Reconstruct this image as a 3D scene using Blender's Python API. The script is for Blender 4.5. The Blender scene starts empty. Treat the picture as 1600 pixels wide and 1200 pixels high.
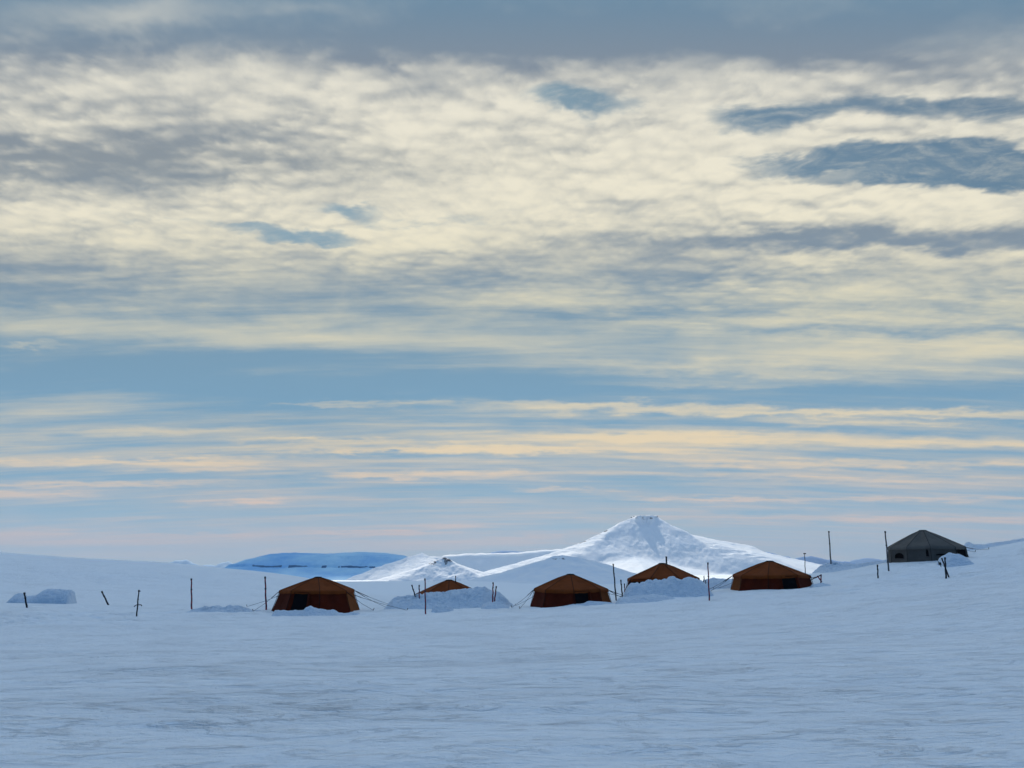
import bpy, bmesh, math, random
import numpy as np
R = math.radians
random.seed(7)
rng = np.random.default_rng(11)
S = bpy.context.scene
COL = S.collection

# ------------------------------------------------------------------ camera
F_PX, PITCH = 1230.0, R(13.27)
cp, sp = math.cos(PITCH), math.sin(PITCH)
cam = bpy.data.cameras.new('camera'); camo = bpy.data.objects.new('camera', cam); COL.objects.link(camo)
cam.sensor_width = 36.0; cam.lens = 36.0 * F_PX / 1600.0
cam.clip_start = 0.1; cam.clip_end = 90000.0
camo.rotation_euler = (R(90) + PITCH, 0, 0)
S.camera = camo

def ray(px, py):
    u, v = (px - 800) / F_PX, (600 - py) / F_PX
    return np.array([u, cp - sp * v, sp + cp * v])
def at(px, py, Y):
    d = ray(px, py); return d * (Y / d[1])
def ppm(py, Y):                       # pixels per metre at depth Y
    v = (600 - py) / F_PX
    return F_PX * (cp - sp * v) / Y

# ------------------------------------------------------------------ numpy noise
_perm = rng.permutation(512)
def _hash(ix, iy, seed):
    h = (ix.astype(np.int64) * 374761393 + iy.astype(np.int64) * 668265263 + seed * 974634343) & 0xffffffff
    h = ((h ^ (h >> 13)) * 1274126177) & 0xffffffff
    h = (h ^ (h >> 16)) & 0xffffff
    return h / float(0xffffff)
def vnoise(x, y, seed=0):
    x0, y0 = np.floor(x), np.floor(y); fx, fy = x - x0, y - y0
    fx = fx * fx * fx * (fx * (fx * 6 - 15) + 10); fy = fy * fy * fy * (fy * (fy * 6 - 15) + 10)
    a, b = _hash(x0, y0, seed), _hash(x0 + 1, y0, seed)
    c, d = _hash(x0, y0 + 1, seed), _hash(x0 + 1, y0 + 1, seed)
    return (a * (1 - fx) + b * fx) * (1 - fy) + (c * (1 - fx) + d * fx) * fy - 0.5
def fbm(x, y, oct=5, seed=0, gain=0.5, lac=2.03):
    s = np.zeros(np.broadcast(x, y).shape); a = 1.0
    for i in range(oct):
        s += a * vnoise(x, y, seed + i * 17); a *= gain
        x, y = (x * 0.8 - y * 0.6) * lac, (x * 0.6 + y * 0.8) * lac
    return s
def worley(x, y, seed=0):
    ix, iy = np.floor(x), np.floor(y); best = np.full(x.shape, 9.0); val = np.zeros(x.shape)
    for dx in (-1, 0, 1):
        for dy in (-1, 0, 1):
            cx, cy = ix + dx, iy + dy
            qx, qy = cx + _hash(cx, cy, seed), cy + _hash(cx, cy, seed + 5)
            d = (qx - x) ** 2 + (qy - y) ** 2
            m = d < best
            best = np.where(m, d, best); val = np.where(m, _hash(cx, cy, seed + 9), val)
    return np.sqrt(best), val
def sstep(a, b, x):
    t = np.clip((x - a) / (b - a), 0, 1); return t * t * (3 - 2 * t)

# ------------------------------------------------------------------ mesh helpers
def mesh_from(name, verts, faces, mat=None, parent=None, smooth=True, attr=None):
    me = bpy.data.meshes.new(name)
    verts = np.asarray(verts, dtype=np.float32)
    if isinstance(faces, np.ndarray) and faces.shape[1] == 4:
        n, m = len(verts), len(faces)
        me.vertices.add(n); me.vertices.foreach_set('co', verts.ravel())
        me.loops.add(m * 4); me.loops.foreach_set('vertex_index', faces.astype(np.int32).ravel())
        me.polygons.add(m)
        me.polygons.foreach_set('loop_start', np.arange(0, m * 4, 4, dtype=np.int32))
        me.polygons.foreach_set('loop_total', np.full(m, 4, dtype=np.int32))
        me.update(calc_edges=True); me.validate()
    else:
        me.from_pydata([tuple(map(float, v)) for v in verts], [], [tuple(map(int, f)) for f in faces]); me.update()
    me.polygons.foreach_set('use_smooth', np.full(len(me.polygons), smooth, dtype=bool))
    if attr:
        for k, v in attr.items():
            a = me.attributes.new(k, 'FLOAT', 'POINT'); a.data.foreach_set('value', np.asarray(v, dtype=np.float32).ravel())
    if mat: me.materials.append(mat)
    o = bpy.data.objects.new(name, me); COL.objects.link(o)
    if parent: o.parent = parent
    return o
def grid_faces(nr, nc, wrap=False):
    i = np.arange(nr - 1)[:, None]; j = np.arange(nc if wrap else nc - 1)[None, :]
    j2 = (j + 1) % nc
    return np.stack([i * nc + j, i * nc + j2, (i + 1) * nc + j2, (i + 1) * nc + j], -1).reshape(-1, 4)

def weld(o, d=0.002):
    bm = bmesh.new(); bm.from_mesh(o.data); bmesh.ops.remove_doubles(bm, verts=bm.verts, dist=d); bm.to_mesh(o.data); bm.free(); return o
class MB:
    def __init__(s): s.v, s.f = [], []
    def add(s, vs, fs):
        b = len(s.v); s.v += [tuple(v) for v in vs]; s.f += [tuple(b + i for i in f) for f in fs]
    def tube(s, pts, r, n=6, cap=True):
        pts = [np.array(p, float) for p in pts]
        rs = r if isinstance(r, (list, tuple)) else [r] * len(pts)
        rings = []
        for i, p in enumerate(pts):
            t = pts[min(i + 1, len(pts) - 1)] - pts[max(i - 1, 0)]
            t /= (np.linalg.norm(t) + 1e-9)
            a = np.array([0, 0, 1.]) if abs(t[2]) < 0.8 else np.array([1., 0, 0])
            u = np.cross(t, a); u /= np.linalg.norm(u); w = np.cross(t, u)
            rings += [p + rs[i] * (math.cos(2 * math.pi * k / n) * u + math.sin(2 * math.pi * k / n) * w) for k in range(n)]
        fs = []
        for i in range(len(pts) - 1):
            for k in range(n):
                fs.append((i * n + k, i * n + (k + 1) % n, (i + 1) * n + (k + 1) % n, (i + 1) * n + k))
        if cap:
            fs.append(tuple(range(n))[::-1]); fs.append(tuple((len(pts) - 1) * n + k for k in range(n)))
        s.add(rings, fs); return s
    def box(s, c, sz, rz=0.0):
        cx, cy, cz = c; a, b, h = sz[0] / 2, sz[1] / 2, sz[2] / 2
        co, si = math.cos(rz), math.sin(rz)
        vs = [(cx + x * co - y * si, cy + x * si + y * co, cz + z) for z in (-h, h) for x, y in ((-a, -b), (a, -b), (a, b), (-a, b))]
        s.add(vs, [(3, 2, 1, 0), (4, 5, 6, 7), (0, 1, 5, 4), (1, 2, 6, 5), (2, 3, 7, 6), (3, 0, 4, 7)]); return s
    def build(s, name, mat, parent=None, smooth=False):
        return mesh_from(name, s.v, s.f, mat, parent, smooth)

def tag(o, label=None, cat=None, group=None, kind=None):
    if label: o['label'] = label
    if cat: o['category'] = cat
    if group: o['group'] = group
    if kind: o['kind'] = kind
    return o
def empty(name, loc, rz=0.0):
    o = bpy.data.objects.new(name, None); COL.objects.link(o); o.location = loc; o.rotation_euler = (0, 0, rz)
    o.empty_display_size = 0.3
    return o

# ------------------------------------------------------------------ node expressions
class X:
    """a float socket with arithmetic"""
    def __init__(s, nt, sock): s.nt, s.s = nt, sock
    def _op(s, op, *o, clamp=False):
        n = s.nt.nodes.new('ShaderNodeMath'); n.operation = op; n.use_clamp = clamp
        for i, q in enumerate((s,) + o):
            if isinstance(q, X): s.nt.links.new(q.s, n.inputs[i])
            else: n.inputs[i].default_value = float(q)
        return X(s.nt, n.outputs[0])
    def __add__(s, o): return s._op('ADD', o)
    def __radd__(s, o): return s._op('ADD', o)
    def __sub__(s, o): return s._op('SUBTRACT', o)
    def __rsub__(s, o): return (s * -1.0) + o
    def __mul__(s, o): return s._op('MULTIPLY', o)
    def __rmul__(s, o): return s._op('MULTIPLY', o)
    def __truediv__(s, o): return s._op('DIVIDE', o)
    def max(s, o): return s._op('MAXIMUM', o)
    def min(s, o): return s._op('MINIMUM', o)
    def clamp(s): return s._op('ADD', 0.0, clamp=True)
    def sstep(s, a, b):
        n = s.nt.nodes.new('ShaderNodeMapRange'); n.interpolation_type = 'SMOOTHSTEP'
        s.nt.links.new(s.s, n.inputs['Value'])
        n.inputs['From Min'].default_value = a; n.inputs['From Max'].default_value = b
        return X(s.nt, n.outputs['Result'])
    def ramp(s, lo, hi, stops):      # piecewise curve over [lo, hi]
        n = s.nt.nodes.new('ShaderNodeFloatCurve'); c = n.mapping.curves[0]
        n.mapping.use_clip = False
        pts = [((p - lo) / (hi - lo), v) for p, v in stops]
        while len(c.points) < len(pts): c.points.new(0.5, 0.5)
        for q, (a, b) in zip(c.points, sorted(pts)): q.location = (a, b); q.handle_type = 'AUTO_CLAMPED'
        n.mapping.update()
        t = ((s - lo) * (1.0 / (hi - lo))).clamp()
        s.nt.links.new(t.s, n.inputs['Value'])
        return X(s.nt, n.outputs[0])
def vec(nt, x, y, z=0.0):
    n = nt.nodes.new('ShaderNodeCombineXYZ')
    for i, q in enumerate((x, y, z)):
        if isinstance(q, X): nt.links.new(q.s, n.inputs[i])
        else: n.inputs[i].default_value = float(q)
    return n.outputs[0]
def noise(nt, v, scale=1.0, detail=6, rough=0.55, dist=0.0, lac=2.0):
    n = nt.nodes.new('ShaderNodeTexNoise'); n.noise_dimensions = '3D'
    nt.links.new(v, n.inputs['Vector'])
    n.inputs['Scale'].default_value = scale; n.inputs['Detail'].default_value = detail
    n.inputs['Roughness'].default_value = rough; n.inputs['Distortion'].default_value = dist
    n.inputs['Lacunarity'].default_value = lac
    return (X(nt, n.outputs['Fac']) - 0.5) * 2.0
def mixc(nt, fac, a, b):
    n = nt.nodes.new('ShaderNodeMix'); n.data_type = 'RGBA'
    if isinstance(fac, X): nt.links.new(fac.s, n.inputs[0])
    else: n.inputs[0].default_value = fac
    for q, i in ((a, 6), (b, 7)):
        if isinstance(q, tuple): n.inputs[i].default_value = q + (1,)
        else: nt.links.new(q, n.inputs[i])
    return n.outputs[2]

# ------------------------------------------------------------------ sun and sky
SUN_EL, SUN_AZ = 46.0, -15.0         # degrees; azimuth from the view direction, + to the right
sun_dir = np.array([math.sin(R(SUN_AZ)) * math.cos(R(SUN_EL)), math.cos(R(SUN_AZ)) * math.cos(R(SUN_EL)), math.sin(R(SUN_EL))])
ld = bpy.data.lights.new('sun', 'SUN'); ld.energy = 3.8; ld.angle = R(0.5); ld.color = (1.0, 0.93, 0.80)
lo = bpy.data.objects.new('sun', ld); COL.objects.link(lo)
lo.rotation_euler = (R(90 - SUN_EL), 0, R(180 - SUN_AZ)); lo.location = (0, 0, 300)

def build_world():
    w = bpy.data.worlds.new('World'); S.world = w; w.use_nodes = True
    nt = w.node_tree; nt.nodes.clear()
    out = nt.nodes.new('ShaderNodeOutputWorld')
    sky = nt.nodes.new('ShaderNodeTexSky'); sky.sky_type = 'NISHITA'; sky.sun_disc = False
    sky.sun_elevation = R(SUN_EL); sky.sun_rotation = R(SUN_AZ)
    sky.altitude = 100; sky.air_density = 1.0; sky.dust_density = 0.6; sky.ozone_density = 1.0
    tc = nt.nodes.new('ShaderNodeTexCoord')
    sep = nt.nodes.new('ShaderNodeSeparateXYZ'); nt.links.new(tc.outputs['Generated'], sep.inputs[0])
    dx, dy, dz = (X(nt, sep.outputs[i]) for i in range(3))
    dzc = dz.max(0.0)
    k = X(nt, (dzc + 0.10)._op('POWER', -1.0).s)
    Px, Py = dx * k, dy * k
    # elevation and azimuth of a cloud street, in degrees
    E = dzc._op('ARCTAN2', dy) * (180 / math.pi)
    hyp = (dy * dy + dzc * dzc)._op('SQRT')
    A = dx._op('ARCTAN2', hyp) * (180 / math.pi)
    def ang(px, py):
        d = ray(px, py)
        return math.degrees(math.atan2(d[0], math.hypot(d[1], d[2]))), math.degrees(math.atan2(d[2], d[1]))
    DEG = 57.3 / F_PX
    # slow warp so that drawn edges are never straight
    wv = vec(nt, Px * 1.3, Py * 0.8, 4.2)
    warp = noise(nt, wv, 1.6, 3, 0.5)
    warp2 = noise(nt, vec(nt, Px * 2.0, Py * 2.2, 9.1), 2.6, 4, 0.6)
    Aw = A + warp * 5.0 + warp2 * 2.0
    Ew = E + warp2 * E.ramp(0, 90, [(0, 0.25), (5, 0.45), (15, 1.1), (30, 1.8), (90, 3.0)])
    def blob(px, py, sx, sy, amp, tilt=0.0, p=1.0):
        a0, e0 = ang(px, py)
        da = Aw - a0
        u = da * (1.0 / (sx * DEG)); v = (Ew - e0 - da * tilt) * (1.0 / (sy * DEG))
        q = (u * u + v * v) * -1.0
        return q._op('EXPONENT') * amp if False else X(nt, (q * 1.0)._op('EXPONENT').s) * amp
    def el(py): return ang(800, py)[1]
    Eb = E + (A + warp * 14.0) * E.ramp(0, 40, [(0, 0), (7, .01), (12, .045), (17, .055), (22, .02), (28, 0.0), (40, 0)]) + warp * E.ramp(0, 90, [(0, 0), (25, .4), (36, 2.2), (45, 1.0), (90, 0)])
    def curve(stops, hi=150.0):
        return Eb.ramp(0.0, hi, [(el(p) if p >= 0 else -p, v) for p, v in stops])
    # --- noise fields on the cloud deck
    nA = noise(nt, vec(nt, Px * 3.4, Py * 3.0, 0.0), 1.0, 7, 0.55, 0.3)
    nA2 = noise(nt, vec(nt, Px * 3.4, (Py + 0.06) * 3.0, 0.0), 1.0, 7, 0.55, 0.3)
    nF = noise(nt, vec(nt, Px * 11.0, Py * 10.0, 3.0), 1.0, 6, 0.55, 0.25)
    nF2 = noise(nt, vec(nt, Px * 11.0, (Py + 0.022) * 10.0, 3.0), 1.0, 6, 0.55, 0.25)
    nS = noise(nt, vec(nt, Px * 0.55 + Py * 0.05, Py * 1.9, 7.0), 1.0, 8, 0.58, 0.35)
    nT = noise(nt, vec(nt, Px * 1.3 + Py * 0.1, Py * 3.6, 12.0), 1.0, 7, 0.6, 0.3)
    #nG = noise(nt, vec(nt, Px * 24.0 + Py * 2.0, Py * 26.0, 5.0), 1.0, 3, 0.5, 0.2)
    #nG2 = noise(nt, vec(nt, Px * 24.0 + Py * 2.0, (Py + 0.010) * 26.0, 5.0), 1.0, 3, 0.5, 0.2)
    def puffs(sx, sy, off, seed, w):
        n = nt.nodes.new('ShaderNodeTexVoronoi'); n.feature = 'SMOOTH_F1'; n.voronoi_dimensions = '2D'
        n.inputs['Smoothness'].default_value = 0.55; n.inputs['Scale'].default_value = 1.0; n.inputs['Randomness'].default_value = 0.95
        nt.links.new(vec(nt, Px * sx + nA * w + nF * (w * .6), (Py + off) * sy + nA2 * w + nF * (w * .4), 0.0), n.inputs['Vector'])
        return 0.75 - X(nt, n.outputs['Distance'])
    p1, p1b = puffs(8.0, 11.0, 0.0, 0, .9), puffs(8.0, 11.0, 0.018, 0, .9)
    p2, p2b = puffs(19.0, 25.0, 0.0, 1, 1.1), puffs(19.0, 25.0, 0.010, 1, 1.1)
    pm = noise(nt, vec(nt, Px * 2.2, Py * 2.0, 51.0), 1.0, 3, 0.5).sstep(-0.35, 0.35) * 0.7 + 0.3
    emb = (nA - nA2) * 0.7 + (nF - nF2) * 0.62 + ((p1 - p1b) * 1.0 + (p1 - 0.3) * 0.46 + (p2 - p2b) * 0.7 + (p2 - 0.3) * 0.42) * pm
    nU = noise(nt, vec(nt, Px * 1.1 + Py * 0.12, Py * 7.0, 31.0), 1.0, 6, 0.6, 0.25)
    # --- brightness of the deck
    B = curve([(890, .50), (868, .50), (845, .36), (815, .34), (780, .26), (740, .30), (700, .36), (660, .24), (620, .16), (585, .12), (550, .32),
               (500, .46), (450, .50), (410, .58), (370, .70), (300, .78), (220, .80), (150, .72), (110, .60), (70, .30), (40, .18), (0, .12),
               (-46, .25), (-60, .5), (-90, .5), (-115, .12), (-150, .08)])
    blobs = [
        # grey patches and dark bands
        (140, 210, 420, 120, -.17, 0), (640, 470, 300, 26, -.14, -.01), (200, 235, 260, 40, -.36, .02), (80, 275, 160, 34, -.30, 0), (60, 190, 320, 60, -.14, 0), (700, 100, 260, 30, -.16, .0), (480, 252, 110, 12, -.34, .03), (60, 80, 220, 30, -.28, 0),
        (520, 50, 330, 34, -.18, -.02), (140, 130, 260, 26, .22, 0), (150, 30, 120, 22, .45, 0), (420, 12, 150, 16, .22, 0),
        (1250, 70, 300, 34, -.50, .02), (900, 62, 200, 30, -.25, 0), (1560, 62, 130, 26, .40, .03), (1500, 110, 300, 22, .15, 0),
        (1230, 374, 300, 17, -.50, .0), (1500, 376, 200, 15, -.45, -.02), (1060, 400, 170, 28, -.38, 0), (1330, 398, 190, 14, .36, 0),
        (1440, 470, 260, 22, .28, -.05), (1200, 440, 150, 12, -.25, 0), (700, 425, 240, 16, -.22, 0), (80, 460, 220, 14, -.30, -.02), (150, 505, 260, 18, .25, -.02),
        (60, 425, 200, 25, -.1, 0), (400, 420, 200, 16, .12, 0),
        (1350, 585, 330, 12, .24, -.02), (1150, 600, 260, 6, .2, -.01), (430, 530, 240, 16, .26, -.02), (1100, 575, 260, 12, .26, -.02), (1500, 545, 200, 18, .32, -.03), (1350, 515, 330, 9, -.30, -.02), (1000, 490, 220, 8, -.22, -.02),
        (120, 585, 360, 30, -.20, 0), (760, 610, 420, 22, -.14, 0), (25, 540, 60, 5, .4, 0),
        # cream streaks low down
        (1330, 645, 400, 6, .62, -.012), (950, 634, 260, 5, .40, -.01), (520, 632, 110, 4, .42, 0), (1420, 660, 260, 5, .35, -.012),
        (1050, 684, 330, 9, .62, .004), (700, 701, 300, 7, .60, .004), (1500, 692, 200, 7, .40, 0), (900, 705, 260, 5, .30, 0),
        (240, 674, 170, 7, .24, 0), (470, 688, 110, 5, .40, -.02), (230, 722, 190, 6, .55, .01), (300, 733, 110, 4, .35, 0),
        (150, 757, 160, 4, .50, .008), (40, 773, 90, 5, .50, .02), (400, 783, 50, 5, .62, .03), (620, 745, 130, 4, .42, -.015),
        (740, 741, 170, 5, .34, 0), (900, 765, 90, 4, .50, -.01), (1350, 725, 330, 6, .45, -.01), (1250, 748, 260, 5, .30, -.01), (1450, 780, 300, 4, .40, 0),
        (1100, 780, 120, 4, .34, -.01), (560, 833, 130, 4, .55, -.005), (700, 822, 170, 4, .34, .01), (130, 848, 170, 5, .40, 0), (20, 832, 50, 7, .32, 0),
        (1200, 808, 280, 6, .30, -.01), (760, 848, 200, 4, .40, 0), (1500, 812, 200, 5, .25, 0), (320, 838, 120, 4, .34, 0), (230, 868, 60, 5, .40, 0),
        (90, 842, 260, 9, .26, 0), (150, 866, 300, 7, .22, 0), (430, 862, 30, 4, .45, 0), (660, 856, 120, 4, .35, 0), (1275, 868, 34, 8, .62, 0), (820, 840, 60, 3, .4, 0),
        (1000, 655, 190, 7, -.22, 0), (580, 710, 110, 4, -.25, 0), (870, 822, 130, 7, -.36, .01), (270, 826, 70, 7, -.22, 0), (1200, 800, 80, 5, -.26, 0), (140, 800, 300, 12, -.12, 0),
    ]
    for b in blobs: B = B + blob(*b)
    ampA = curve([(890, 0), (600, .05), (520, .22), (420, .34), (300, .18), (150, .20), (60, .30), (0, .34), (-150, .10)])
    ampE = curve([(890, 0), (600, .0), (480, .35), (400, 1.0), (300, 1.5), (120, 1.4), (60, .45), (0, .28), (-100, .1)])
    ampS = curve([(890, .10), (840, .34), (700, .50), (560, .42), (480, .55), (420, .42), (340, .26), (150, .24), (60, .12), (0, .10), (-100, .05)])
    T = B + nA * ampA + emb * ampE * 0.40 + nF * ampE * 0.04 + nS * ampS + nT * ampS * 0.55 + nU * ampS * 1.25
    front = dy.sstep(-0.35, 0.30)
    T = T.sstep(-0.05, 1.10) * front
    # --- colours: shaded base to sunlit top
    def cramp(stops):
        n = nt.nodes.new('ShaderNodeValToRGB'); cr = n.color_ramp
        st = sorted(((el(p) if p >= 0 else -p) / 150.0, c) for p, c in stops)
        while len(cr.elements) < len(st): cr.elements.new(0.5)
        for e, (p, c) in zip(cr.elements, st): e.position = p; e.color = c + (1,)
        t = (E * (1 / 150.0)).clamp(); nt.links.new(t.s, n.inputs[0]); return n.outputs[0]
    shade = cramp([(890, (.50, .60, .67)), (850, (.41, .54, .64)), (800, (.31, .48, .61)), (740, (.24, .42, .57)), (620, (.21, .38, .53)), (520, (.21, .35, .47)),
                   (400, (.23, .30, .37)), (250, (.27, .31, .34)), (100, (.23, .28, .34)), (0, (.16, .265, .37)), (-55, (.45, .66, .94)), (-85, (.45, .67, .96)), (-112, (.08, .21, .42)), (-150, (.08, .21, .42))])
    light = cramp([(890, (.72, .68, .66)), (845, (.80, .58, .50)), (780, (.84, .64, .50)), (700, (.90, .72, .46)), (600, (.80, .72, .52)),
                   (480, (.80, .74, .53)), (330, (.90, .84, .66)), (150, (.85, .81, .68)), (0, (.66, .66, .60)), (-60, (.80, .92, 1.06)), (-90, (.77, .91, 1.08)), (-110, (.2, .34, .5))])
    cloud_shade = mixc(nt, T, shade, light)
    # --- gaps of clear sky
    G = blob(885, 162, 70, 20, 1.8)
    for b in [(840, 158, 60, 12, .5, 0), (960, 175, 100, 12, .60, 0), (1220, 186, 85, 22, 1.7, 0), (1330, 176, 110, 12, 1.0, .0), (1500, 160, 170, 14, 1.3, -.02), (1590, 175, 110, 16, .9, 0),
              (1520, 240, 170, 20, 1.5, .03), (1590, 262, 170, 30, 1.6, 0), (1330, 258, 150, 14, 1.05, .02), (1250, 240, 130, 10, .75, 0), (1400, 284, 150, 9, .85, -.02), (1560, 292, 120, 14, 1.1, 0),
              (580, 324, 55, 13, 1.55, -.01), (470, 368, 115, 11, 1.6, -.03), (380, 354, 110, 7, .8, -.04), (200, 338, 90, 7, .7, -.03), (700, 342, 140, 11, .85, -.01), (560, 378, 60, 8, .7, 0),
              (1470, 252, 90, 7, -.9, .02), (1300, 200, 60, 6, -.3, 0), (1570, 206, 90, 6, -.5, -.03)]:
        G = G + blob(*b)
    nW = noise(nt, vec(nt, Px * 7.0 + Py * 1.5, Py * 12.0, 21.0), 1.0, 8, 0.66, 1.2)
    nX = noise(nt, vec(nt, Px * 20.0 + Py * 4.0, Py * 34.0, 44.0), 1.0, 6, 0.66, 0.8)
    gap = (G.min(2.6) + nW * 0.95 + nF * 0.35 + nX * 0.45 - 0.46).sstep(-0.05, 1.25)
    veil = (nW + nX * 0.4 + 0.12).sstep(-0.1, 0.75)
    gap = gap * G.sstep(0.10, 0.75) * (0.92 - veil * 0.38)
    bg1 = nt.nodes.new('ShaderNodeBackground'); bg1.inputs[1].default_value = 0.085
    tint = nt.nodes.new('ShaderNodeMix'); tint.data_type = 'RGBA'; tint.blend_type = 'MULTIPLY'; tint.inputs[0].default_value = 1.0
    tint.inputs[7].default_value = (.47, .68, .66, 1); nt.links.new(sky.outputs[0], tint.inputs[6]); nt.links.new(tint.outputs[2], bg1.inputs[0])
    bg2 = nt.nodes.new('ShaderNodeBackground'); bg2.inputs[1].default_value = 1.0
    nt.links.new(cloud_shade, bg2.inputs[0])
    mx = nt.nodes.new('ShaderNodeMixShader')
    cov = (gap * -1.0 + 1.0)
    nt.links.new(cov.s, mx.inputs[0]); nt.links.new(bg1.outputs[0], mx.inputs[1]); nt.links.new(bg2.outputs[0], mx.inputs[2])
    nt.links.new(mx.outputs[0], out.inputs[0])
    w.cycles.sampling_method = 'MANUAL'; w.cycles.sample_map_resolution = 512
build_world()

# ------------------------------------------------------------------ materials
def newmat(name):
    m = bpy.data.materials.new(name); m.use_nodes = True
    nt = m.node_tree; b = nt.nodes['Principled BSDF']
    return m, nt, b
def setc(nt, b, c):
    if isinstance(c, tuple): b.inputs['Base Color'].default_value = c + (1,)
    else: nt.links.new(c, b.inputs['Base Color'])
def bump(nt, b, h, dist, strength=1.0):
    n = nt.nodes.new('ShaderNodeBump'); n.inputs['Distance'].default_value = dist; n.inputs['Strength'].default_value = strength
    nt.links.new(h.s, n.inputs['Height']); nt.links.new(n.outputs[0], b.inputs['Normal']); return n
def geopos(nt):
    g = nt.nodes.new('ShaderNodeNewGeometry'); s = nt.nodes.new('ShaderNodeSeparateXYZ'); nt.links.new(g.outputs['Position'], s.inputs[0])
    return X(nt, s.outputs[0]), X(nt, s.outputs[1]), X(nt, s.outputs[2])
def objpos(nt):
    g = nt.nodes.new('ShaderNodeTexCoord'); s = nt.nodes.new('ShaderNodeSeparateXYZ'); nt.links.new(g.outputs['Object'], s.inputs[0])
    return X(nt, s.outputs[0]), X(nt, s.outputs[1]), X(nt, s.outputs[2])

def mat_ground():
    m, nt, b = newmat('wind_packed_snow')
    x, y, z = geopos(nt)
    # sastrugi: long in x, short in y, with a slow drift of direction
    wob = noise(nt, vec(nt, x * 0.08, y * 0.08, 1.0), 1.0, 2, 0.5)
    u, v = x * 0.99 + y * 0.14, y * 0.99 - x * 0.14 + wob * 1.2
    n1 = noise(nt, vec(nt, u * 0.85, v * 1.9, 0.0), 1.0, 7, 0.62, 0.4)
    n2 = noise(nt, vec(nt, u * 4.2, v * 9.5, 5.0), 1.0, 5, 0.6, 0.3)
    n3 = noise(nt, vec(nt, x * 70.0, y * 70.0, 2.0), 1.0, 3, 0.6)
    n4 = noise(nt, vec(nt, u * 1.9, v * 4.6, 25.0), 1.0, 5, 0.6, 0.5)
    patch = noise(nt, vec(nt, u * 0.16, v * 0.30, 8.0), 1.0, 4, 0.6).sstep(-0.15, 0.45)
    scarp = n1.sstep(0.06, 0.20) * 0.34 + n4.sstep(0.08, 0.22) * 0.20
    h = n1 * 0.42 + scarp * (patch * 0.34 + 0.26) + n2 * (patch * 0.22 + 0.12) + n3 * 0.02
    bump(nt, b, h, 0.22, 1.0)
    ice_blue = noise(nt, vec(nt, u * 0.45, v * 1.0, 14.0), 1.0, 7, 0.65, 0.5).sstep(0.0, 0.55)
    setc(nt, b, mixc(nt, ice_blue * 0.45, (.84, .88, .92), (.66, .78, .91)))
    b.inputs['Roughness'].default_value = 0.62; b.inputs['Specular IOR Level'].default_value = 0.25
    return m
def mat_bank():
    m, nt, b = newmat('shovelled_snow')
    x, y, z = geopos(nt)
    n = noise(nt, vec(nt, x * 3, y * 3, z * 3), 1.0, 6, 0.65)
    bump(nt, b, n, 0.16, 1.0)
    setc(nt, b, mixc(nt, n.sstep(-.5, .5), (.53, .65, .79), (.70, .78, .87)))
    b.inputs['Roughness'].default_value = 0.7; b.inputs['Specular IOR Level'].default_value = 0.2
    return m
def mat_mountain(name, snow=(.85, .86, .88), snow2=(.78, .82, .87), rock=(.07, .07, .08), scale=0.02):
    m, nt, b = newmat(name)
    x, y, z = geopos(nt)
    at_ = nt.nodes.new('ShaderNodeAttribute'); at_.attribute_name = 'rock'
    rk = X(nt, at_.outputs['Fac'])
    n = noise(nt, vec(nt, x * scale, y * scale, z * scale * 2.5), 1.0, 8, 0.68)
    n2 = noise(nt, vec(nt, x * scale * .3, y * scale * .3, z * scale), 1.0, 5, 0.6)
    mask = (rk + n * 0.9 - 0.72).sstep(0.0, 0.22)
    base = mixc(nt, n2.sstep(-.4, .4), snow, snow2)
    setc(nt, b, mixc(nt, mask, base, rock))
    bump(nt, b, n + n2 * 1.0, 0.035 / scale, 0.5)
    b.inputs['Roughness'].default_value = 0.75; b.inputs['Specular IOR Level'].default_value = 0.15
    return m
def mat_canvas(name, c1, c2, rough=0.8, trans=0.25):
    m, nt, b = newmat(name)
    x, y, z = objpos(nt)
    n = noise(nt, vec(nt, x * 1.1, y * 1.1, z * 0.8), 1.0, 5, 0.6)
    wv = noise(nt, vec(nt, x * 9, y * 9, z * 1.2), 1.0, 4, 0.6)
    col = mixc(nt, n.sstep(-.45, .45), c1, c2)
    setc(nt, b, col)
    bump(nt, b, n * 0.6 + wv * 0.25, 0.08, 0.8)
    b.inputs['Roughness'].default_value = rough; b.inputs['Specular IOR Level'].default_value = 0.12
    if trans:
        tr = nt.nodes.new('ShaderNodeBsdfTranslucent'); nt.links.new(col, tr.inputs[0])
        mx = nt.nodes.new('ShaderNodeMixShader'); mx.inputs[0].default_value = trans
        o = nt.nodes['Material Output']
        nt.links.new(b.outputs[0], mx.inputs[1]); nt.links.new(tr.outputs[0], mx.inputs[2]); nt.links.new(mx.outputs[0], o.inputs[0])
    return m
def mat_plain(name, c, rough=0.6, metal=0.0, var=0.35, scale=8.0):
    m, nt, b = newmat(name)
    x, y, z = objpos(nt)
    n = noise(nt, vec(nt, x * scale, y * scale, z * scale), 1.0, 4, 0.6)
    setc(nt, b, mixc(nt, n.sstep(-.4, .4), tuple(q * (1 - var) for q in c), tuple(min(1, q * (1 + var)) for q in c)))
    b.inputs['Roughness'].default_value = rough; b.inputs['Metallic'].default_value = metal; b.inputs['Specular IOR Level'].default_value = 0.5 if rough < .6 else 0.05
    return m
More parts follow.
